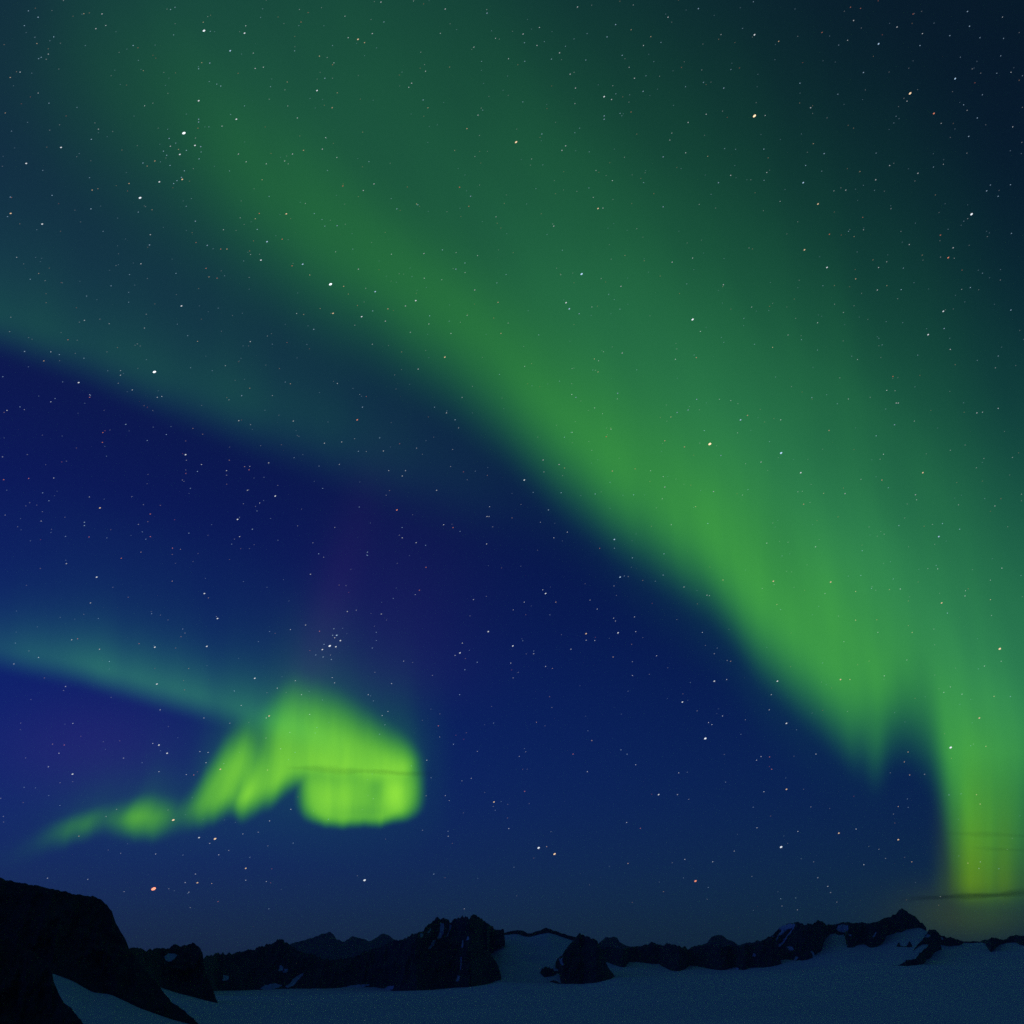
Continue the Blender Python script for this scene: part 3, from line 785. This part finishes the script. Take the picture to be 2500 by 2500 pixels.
# ---------------------------------------------------------------- stars
STARS = """
93,42,2b 249,34,2w 234,70,2w 498,75,4w 597,81,3w 600,63,1w 562,124,3b 512,154,2b 485,168,1b 325,111,1b 131,90,1b 930,5,2w 1087,22,2w 1189,32,2b 874,96,3o
890,104,2o 909,82,2w 780,137,1o 850,92,1w 1157,115,1w 623,167,2w 643,164,1w 774,221,3w 811,263,2o 793,191,1b 539,210,1b 1005,203,2w 998,213,1w 1039,174,1w
49,176,1w 25,189,1o 485,246,3w 485,291,2b 485,298,2b 577,291,3w 542,308,1w 449,325,5w 413,338,2b 416,357,2w 476,355,3w 490,358,2b 455,367,1b 439,377,3w
399,369,1b 407,379,1b 415,404,1b 486,388,1b 149,360,3w 223,340,2b 64,399,3w 378,393,2o 349,398,1b 726,288,1w 582,376,2w 601,395,1w 714,376,2w 741,367,2o
787,364,2w 650,400,1w 795,336,1w 695,393,1w 1033,244,1b 1140,314,2o 1167,281,1w 389,444,3w 424,448,1b 432,441,1b 443,433,2b 445,438,3o 450,417,1b 315,448,2o
225,464,2o 342,483,4w 222,510,2b 26,521,3o 103,547,3w 25,481,1b 127,477,1b 477,540,2b 633,521,2r 699,522,3o 837,454,2r 913,449,2w 887,465,2w 1122,457,2r
1149,479,2b 1020,500,1b 969,510,1b 367,573,2w 365,598,2b 554,608,2o 539,608,1r 506,599,2b 652,590,3b 689,584,2r 628,560,1b 823,551,2b 637,635,3w 344,644,2w
713,649,2r 739,645,3b 875,657,2w 503,655,1r 1035,619,2w 1080,610,1b 1113,657,2b 1135,642,1b 807,694,5w 839,699,2o 916,712,3b 443,747,3w 1015,734,3w 990,747,2w
1216,738,2o 1159,708,2w 813,765,3o 883,773,3w 947,754,2o 910,759,1b 941,784,2w 766,804,2b 1049,771,1b 1047,791,1w 1223,814,2o 1101,814,1w 60,858,2b 206,782,1w
611,834,2w 1086,872,3o 1021,901,2w 107,881,2o 377,908,5w 192,934,3w 124,859,1w 294,916,1w 384,970,1w 395,968,1w 323,952,1w 590,966,2b 583,1027,2w 716,1028,2w
872,1025,3r 885,994,2b 1090,1008,2w 1111,1025,2b 792,1082,2w 834,1079,2w 927,1069,1b 936,1101,2w 406,1061,1b 307,1036,2b 251,1056,2r 250,1080,2r 219,970,1r
17,1002,2w 124,981,1w 453,1110,3w 492,1134,2w 553,1149,2w 656,1130,2w 482,1151,1b 608,1147,1r 604,1197,2w 672,1211,3w 634,1228,1w 982,1162,2w 990,1149,1w
1066,1197,2w 949,1149,1w 969,1245,3r 9,1171,2r 70,1168,1r 131,1167,1w 244,1240,3o 1410,17,2w 1705,21,2b 1631,42,2w 1842,85,3w 1901,101,2o 2084,50,2w 2145,107,3b
2190,66,2w 2252,82,1w 2362,28,2b 2367,64,2b 2246,111,1b 2319,87,1b 1277,83,2w 1317,67,1w 1503,60,2b 1482,90,1b 1366,129,2w 1311,111,1w 1392,181,2w 1405,215,2w
1475,236,3w 1493,243,2w 1475,283,2b 1475,291,2b 1519,135,1b 1549,191,2w 1570,223,2b 1571,111,1w 1767,215,2b 1953,203,1b 2222,228,4o 2280,277,3r 2332,192,3b
2108,177,2b 1842,283,5o 1260,347,4o 1724,279,1w 1680,299,2w 1865,364,1b 1979,263,2w 2012,375,2b 1967,404,1b 1381,356,2w 1372,367,2w 1323,327,1b 1619,383,2b
1674,373,1w 2138,439,2w 2172,404,1w 2241,423,2w 2365,333,2b 2386,288,1b 1754,446,2b 1784,428,2w 1872,421,1w 1961,446,3b 2065,464,1w 1997,498,3o 1460,509,3o
1472,508,1w 1495,441,1w 1352,552,2w 1619,505,2b 2372,523,4w 2409,466,2b 2437,479,1b 2467,451,1b 2025,572,2r 1964,610,3o 2019,653,3w 2145,653,2w 2296,574,2r
2315,629,3r 2327,605,2w 2220,597,1w 2089,681,2o 2142,708,2w 2200,707,1b 1641,640,2w 1766,695,2w 1691,630,1w 1420,669,4b 1516,699,2w 1382,739,3w 1390,754,3b
1414,766,2b 1691,780,4w 1710,809,1w 1996,788,1w 2303,760,3w 2305,802,2b 2266,817,3w 2369,702,1b 2468,757,2b 2320,853,2w 1886,848,1o 1519,862,2w 1700,873,2o
1649,877,1w 2180,919,2r 2165,953,1w 1508,960,2b 1406,970,2b 1396,963,1w 1460,908,1o 1653,1007,2b 1680,1001,2b 1701,975,2b 1638,1018,1o 1825,1014,2o 1808,1025,3b
1906,1025,1w 2188,984,2w 2193,984,2w 2184,1037,2b 2385,1008,2w 2437,997,1w 2139,1064,1b 2024,1051,2o 1733,1084,5o 1907,1106,4b 1623,1076,2o 1671,1091,2o
1760,1112,2b 1858,1128,2w 1955,1154,3w 2253,1154,3o 2157,1109,1w 2153,1172,2o 2235,1208,2w 2063,1205,2w 1962,1231,2o 1742,1200,2w 1623,1189,2w 1480,1066,2r
1495,1150,2o 1326,1123,2w 1365,1134,2w 1280,1172,3w 1370,1203,1b 1453,1206,1b 1339,1245,2b 1547,1208,1b 206,1275,2b 206,1283,2b 367,1255,2r 580,1268,3w
616,1292,2b 585,1310,2w 367,1310,1r 162,1376,2w 296,1363,2r 421,1338,1r 236,1409,3w 221,1472,2w 499,1449,3w 531,1510,3w 897,1348,2b 897,1356,1b 982,1313,2w
1016,1325,2w 1040,1385,2r 1024,1441,2r 758,1402,2w 1083,1281,2w 1106,1288,2r 1189,1261,2w 1194,1261,1w 1188,1328,2w 778,1352,1b 848,1493,2w 931,1499,2w
1156,1464,1w 1192,1542,3w 1129,1570,2w 1123,1594,3w 1111,1600,1w 1135,1635,1b 1165,1617,1b 746,1526,2w 709,1537,1w 815,1535,2b 822,1551,3b 812,1551,2b
831,1564,3w 817,1557,2w 805,1577,4w 820,1579,3w 787,1586,3w 791,1573,1b 789,1604,2b 809,1610,2b 771,1599,1b 811,1654,1w 817,1667,1w 780,1541,1r 175,1562,2w
243,1585,2w 378,1580,3w 505,1578,3w 267,1615,2b 94,1605,2w 34,1621,1w 383,1670,3w 391,1733,2w 160,1676,1w 622,1656,3w 721,1662,2w 677,1680,1w 736,1696,2w
572,1687,2b 589,1722,2w 657,1748,3o 650,1753,1w 947,1737,2w 933,1747,2w 899,1696,1w 956,1669,1w 1070,1772,2r 1122,1696,1b 1107,1817,1b 1042,1856,2w 756,1744,1w
178,1766,2w 388,1819,3w 373,1815,2w 408,1839,3w 488,1835,2w 508,1837,2w 503,1862,2w 144,1839,1w 538,1878,3o 388,1884,2w 455,1891,2w 473,1892,2r 177,1890,3w
118,1872,1w 653,1880,2o 710,1976,2w 658,2004,1w 423,2002,4o 1206,1958,3o 486,2045,3w 525,2048,4o 512,2059,2w 534,2087,2w 380,2085,1w 600,2120,3o 600,2149,2w
890,2149,4w 1059,2134,2b 375,2170,6r 482,2155,3o 517,2157,2o 477,2134,2w 452,2155,2w 532,2201,2r 461,2178,1w 116,2144,2w 1242,2023,1w 1247,1619,2w 1500,1317,3b
1385,1299,2w 1352,1313,1w 1621,1352,2b 1728,1278,2b 1514,1409,3b 1544,1362,2b 1619,1404,2b 1670,1433,2w 1765,1416,2o 1726,1453,2w 1872,1326,2w 1888,1419,3o
1991,1335,1w 2028,1421,3o 2292,1310,3b 2301,1278,2b 2343,1292,1b 2446,1387,2w 2198,1438,2w 2089,1444,1o 2299,1472,3o 2313,1497,2b 2356,1455,1w 2418,1464,2o
2441,1584,4o 1332,1449,3w 1357,1470,2o 1280,1470,1w 1325,1440,1w 1431,1547,3o 1431,1563,2w 1452,1564,1w 1458,1487,2w 1498,1509,2w 1509,1545,3w 1549,1506,2w
1552,1542,1w 1715,1544,2w 1252,1577,3w 1303,1596,2w 1332,1627,2w 1603,1601,2w 1497,1604,2o 1544,1649,2w 1394,1585,1w 2089,1514,2o 2227,1544,1o 1744,1663,3w
1774,1659,1w 1898,1663,3w 2052,1659,3o 2075,1659,2o 2159,1650,2w 1883,1696,2w 1666,1714,3w 1920,1766,3w 1730,1764,2w 1738,1769,1w 1878,1733,2w 1764,1748,2w
1722,1803,4w 1445,1808,2o 1399,1841,2r 1552,1867,2w 1858,1847,2w 1847,1856,2w 1879,1848,2r 1884,1878,2r 1434,1884,1w 1657,1887,1w 1992,1841,1w 2217,1836,2o
2208,1860,2o 2321,1825,4w 2407,1822,1o 2391,1753,3o 2427,1700,1o 1608,1940,3w 1654,1940,2w 1920,1927,3o 1865,1933,2w 1281,1932,2r 2193,1969,2o 2221,1892,1o
2384,1940,1o 2393,1963,2o 1530,2008,1w 1848,2021,2w 1948,2030,1w 2048,2034,3o 2193,2050,3o 2090,2024,1w 1315,2070,4w 1354,2085,4o 1907,2068,4w 1533,2108,2o
1698,2151,4r 2021,2164,1w 2226,2104,2o 2363,2107,2o 2109,2111,1w 1672,2098,1w 1740,2104,1w
"""
STAR_R = 60000.0
POLE = np.array([-0.4438, 0.7818, 0.4380])                    # right, up, forward
POLE = np.array([POLE[0], POLE[2]*math.cos(PITCH)-POLE[1]*math.sin(PITCH), POLE[2]*math.sin(PITCH)+POLE[1]*math.cos(PITCH)])
COL = {'w': (0.88, 0.94, 1.0), 'b': (0.50, 0.74, 1.0), 'o': (1.0, 0.70, 0.44), 'r': (1.0, 0.33, 0.20)}


def star_mat(name, color, strength):
    m, N, L = new_mat(name)
    o = N('ShaderNodeOutputMaterial'); e = N('ShaderNodeEmission')
    e.inputs['Color'].default_value = (*color, 1); e.inputs['Strength'].default_value = strength
    L(e.outputs[0], o.inputs['Surface'])
    m.cycles.emission_sampling = 'NONE'
    return m


def ico():
    import bmesh
    bm = bmesh.new(); bmesh.ops.create_icosphere(bm, subdivisions=1, radius=1.0)
    v = np.array([q.co[:] for q in bm.verts]); f = [[q.index for q in p.verts] for p in bm.faces]
    bm.free()
    return v, np.array(f)


IV, IF = ico()
RAD = {6: 3.3, 5: 2.5, 4: 1.95, 3: 1.35, 2: 0.95, 1: 0.8}      # photograph pixels
STR = {6: 1.9, 5: 1.5, 4: 1.1, 3: 0.8, 2: 0.5, 1: 0.36}
LONG = 1.7
MATS = {}
MESH = {}


def star_mesh(m, c):
    if (m, c) not in MESH:
        mt = star_mat('star_light_%s_%d' % (c, m), COL[c], STR[m])
        r = RAD[m]/FOC*STAR_R
        MESH[(m, c)] = make_mesh('star', IV*np.array([r*LONG, r, r]), IF, mt, True)
    return MESH[(m, c)]


def frame(p):
    """long axis along the star's daily path round the pole"""
    d = (p-CAM)/np.linalg.norm(p-CAM)
    t = np.cross(POLE, d); t /= np.linalg.norm(t)
    n = np.cross(d, t)
    return t, n, d


stars = []
for s in STARS.split():
    x, y, mc = s.split(',')
    stars.append((int(x), int(y), int(mc[0]), mc[1]))
ANCHOR = {(498, 75): 'the white star near the top left', (449, 325): 'the bright white star of the upper-left cluster', (342, 483): 'the white star below the upper-left cluster',
          (807, 694): 'the blazing white star on the green band', (377, 908): 'the bright white star on the teal arc', (2222, 228): 'the orange-white star at upper right',
          (1842, 283): 'the golden star at upper right', (1260, 347): 'the yellowish star at top centre', (2372, 523): 'the white star near the right edge',
          (1420, 669): 'the bluish star in the upper centre', (1691, 780): 'the white star right of centre', (1733, 1084): 'the golden star inside the green band',
          (1907, 1106): 'the blue-white star inside the green band', (805, 1577): 'the brightest star of the tight cluster', (423, 2002): 'the orange star on the curl tail',
          (525, 2048): 'the orange star under the curl tail', (890, 2149): 'the lone star over the jagged massif', (375, 2170): 'the brilliant red star over the cliff',
          (2441, 1584): 'the orange star by the right edge', (1722, 1803): 'the white star in the dark blue gap', (2321, 1825): 'the white star above the aurora foot',
          (1315, 2070): 'the white star of the low pair', (1354, 2085): 'the orange star of the low pair', (1907, 2068): 'the white star left of the aurora foot',
          (1698, 2151): 'the red star low over the ridge'}
CN = {'w': 'white', 'b': 'bluish', 'o': 'orange', 'r': 'reddish'}
SN = {3: 'medium', 2: 'small', 1: 'tiny'}
order = sorted(range(len(stars)), key=lambda i: (-stars[i][2], i))
chosen = order[:300]
akeys = list(ANCHOR)
labels = {}
buckets = {}
for i in chosen:
    x, y, m, c = stars[i]
    if (x, y) in ANCHOR:
        labels[i] = ANCHOR[(x, y)][4:]
        continue
    k = min(akeys, key=lambda q: (q[0]-x)**2+(q[1]-y)**2)
    dx, dy = x-k[0], y-k[1]
    ang = (math.degrees(math.atan2(-dy, dx))+360) % 360
    way = ['right of', 'above right of', 'above', 'above left of', 'left of', 'below left of', 'below', 'below right of'][int((ang+22.5)//45) % 8]
    buckets.setdefault((SN[m], CN[c], way, k), []).append((math.hypot(dx, dy), i))
ORD = ['nearest', 'second nearest', 'third nearest', 'fourth nearest', 'fifth nearest', 'sixth nearest', 'seventh nearest', 'eighth nearest', 'ninth nearest', 'tenth nearest', 'eleventh nearest', 'twelfth nearest', 'thirteenth nearest']
for (sz, cn, way, k), lst in buckets.items():
    lst.sort()
    for q, (_, i) in enumerate(lst):
        pre = '' if len(lst) == 1 else ORD[min(q, 12)]+' '
        labels[i] = '%s%s %s star %s %s' % (pre, sz, cn, way, ANCHOR[k])
for i in chosen:
    x, y, m, c = stars[i]
    p = CAM+ray(x, y)*STAR_R
    t, n, d = frame(p)
    o = link('star', star_mesh(m, c))
    from mathutils import Matrix
    o.matrix_world = Matrix(((t[0], n[0], d[0], p[0]), (t[1], n[1], d[1], p[1]), (t[2], n[2], d[2], p[2]), (0, 0, 0, 1)))
    tag(o, labels[i], 'star', 'stars')

# the countless faint ones
rng = np.random.default_rng(7)
fx, fy, fm, fc = [], [], [], []
for i in order[300:]:
    x, y, m, c = stars[i]
    fx.append(x); fy.append(y); fm.append(0.5); fc.append(COL[c])
N_FAINT = 4200
while len(fx) < N_FAINT:
    x = rng.uniform(-700, 3200); y = rng.uniform(-900, 2230)
    if rng.random() > 0.35+0.65*np.clip((2100-y)/1300, 0, 1):
        continue
    fx.append(x); fy.append(y); fm.append(0.10+0.34*rng.random()**3)
    k = rng.random()
    fc.append(COL['b'] if k < 0.4 else COL['w'] if k < 0.8 else COL['o'] if k < 0.93 else COL['r'])
verts, faces, cols = [], [], []
FO = np.array([(1, 0, 0), (-1, 0, 0), (0, 1, 0), (0, -1, 0), (0, 0, 1), (0, 0, -1)], float)
FF = np.array([(0, 2, 4), (2, 1, 4), (1, 3, 4), (3, 0, 4), (2, 0, 5), (1, 2, 5), (3, 1, 5), (0, 3, 5)])
for x, y, m, c in zip(fx, fy, fm, fc):
    p = CAM+ray(x, y)*STAR_R
    t, n, d = frame(p)
    r = 0.85/FOC*STAR_R
    B = np.stack([t*LONG, n, d])*r
    faces.append(FF+len(verts)*6)
    verts.append(p+FO@B)
    cols.append(np.repeat((np.array(c)*m*0.55)[None], 6, 0))
m, N, L = new_mat('faint_star_light')
o = N('ShaderNodeOutputMaterial'); e = N('ShaderNodeEmission'); a = N('ShaderNodeAttribute'); a.attribute_name = 'glow'
tr = N('ShaderNodeBsdfTransparent'); ad = N('ShaderNodeAddShader')
L(a.outputs['Color'], e.inputs['Color']); L(e.outputs[0], ad.inputs[0]); L(tr.outputs[0], ad.inputs[1]); L(ad.outputs[0], o.inputs['Surface'])
m.cycles.emission_sampling = 'NONE'
sf = link('star_field', make_mesh('star_field', np.concatenate(verts), np.concatenate(faces), m, False, None, {'glow': np.concatenate(cols)}))
tag(sf, 'countless faint tiny stars scattered over the whole night sky', 'stars', kind='stuff')
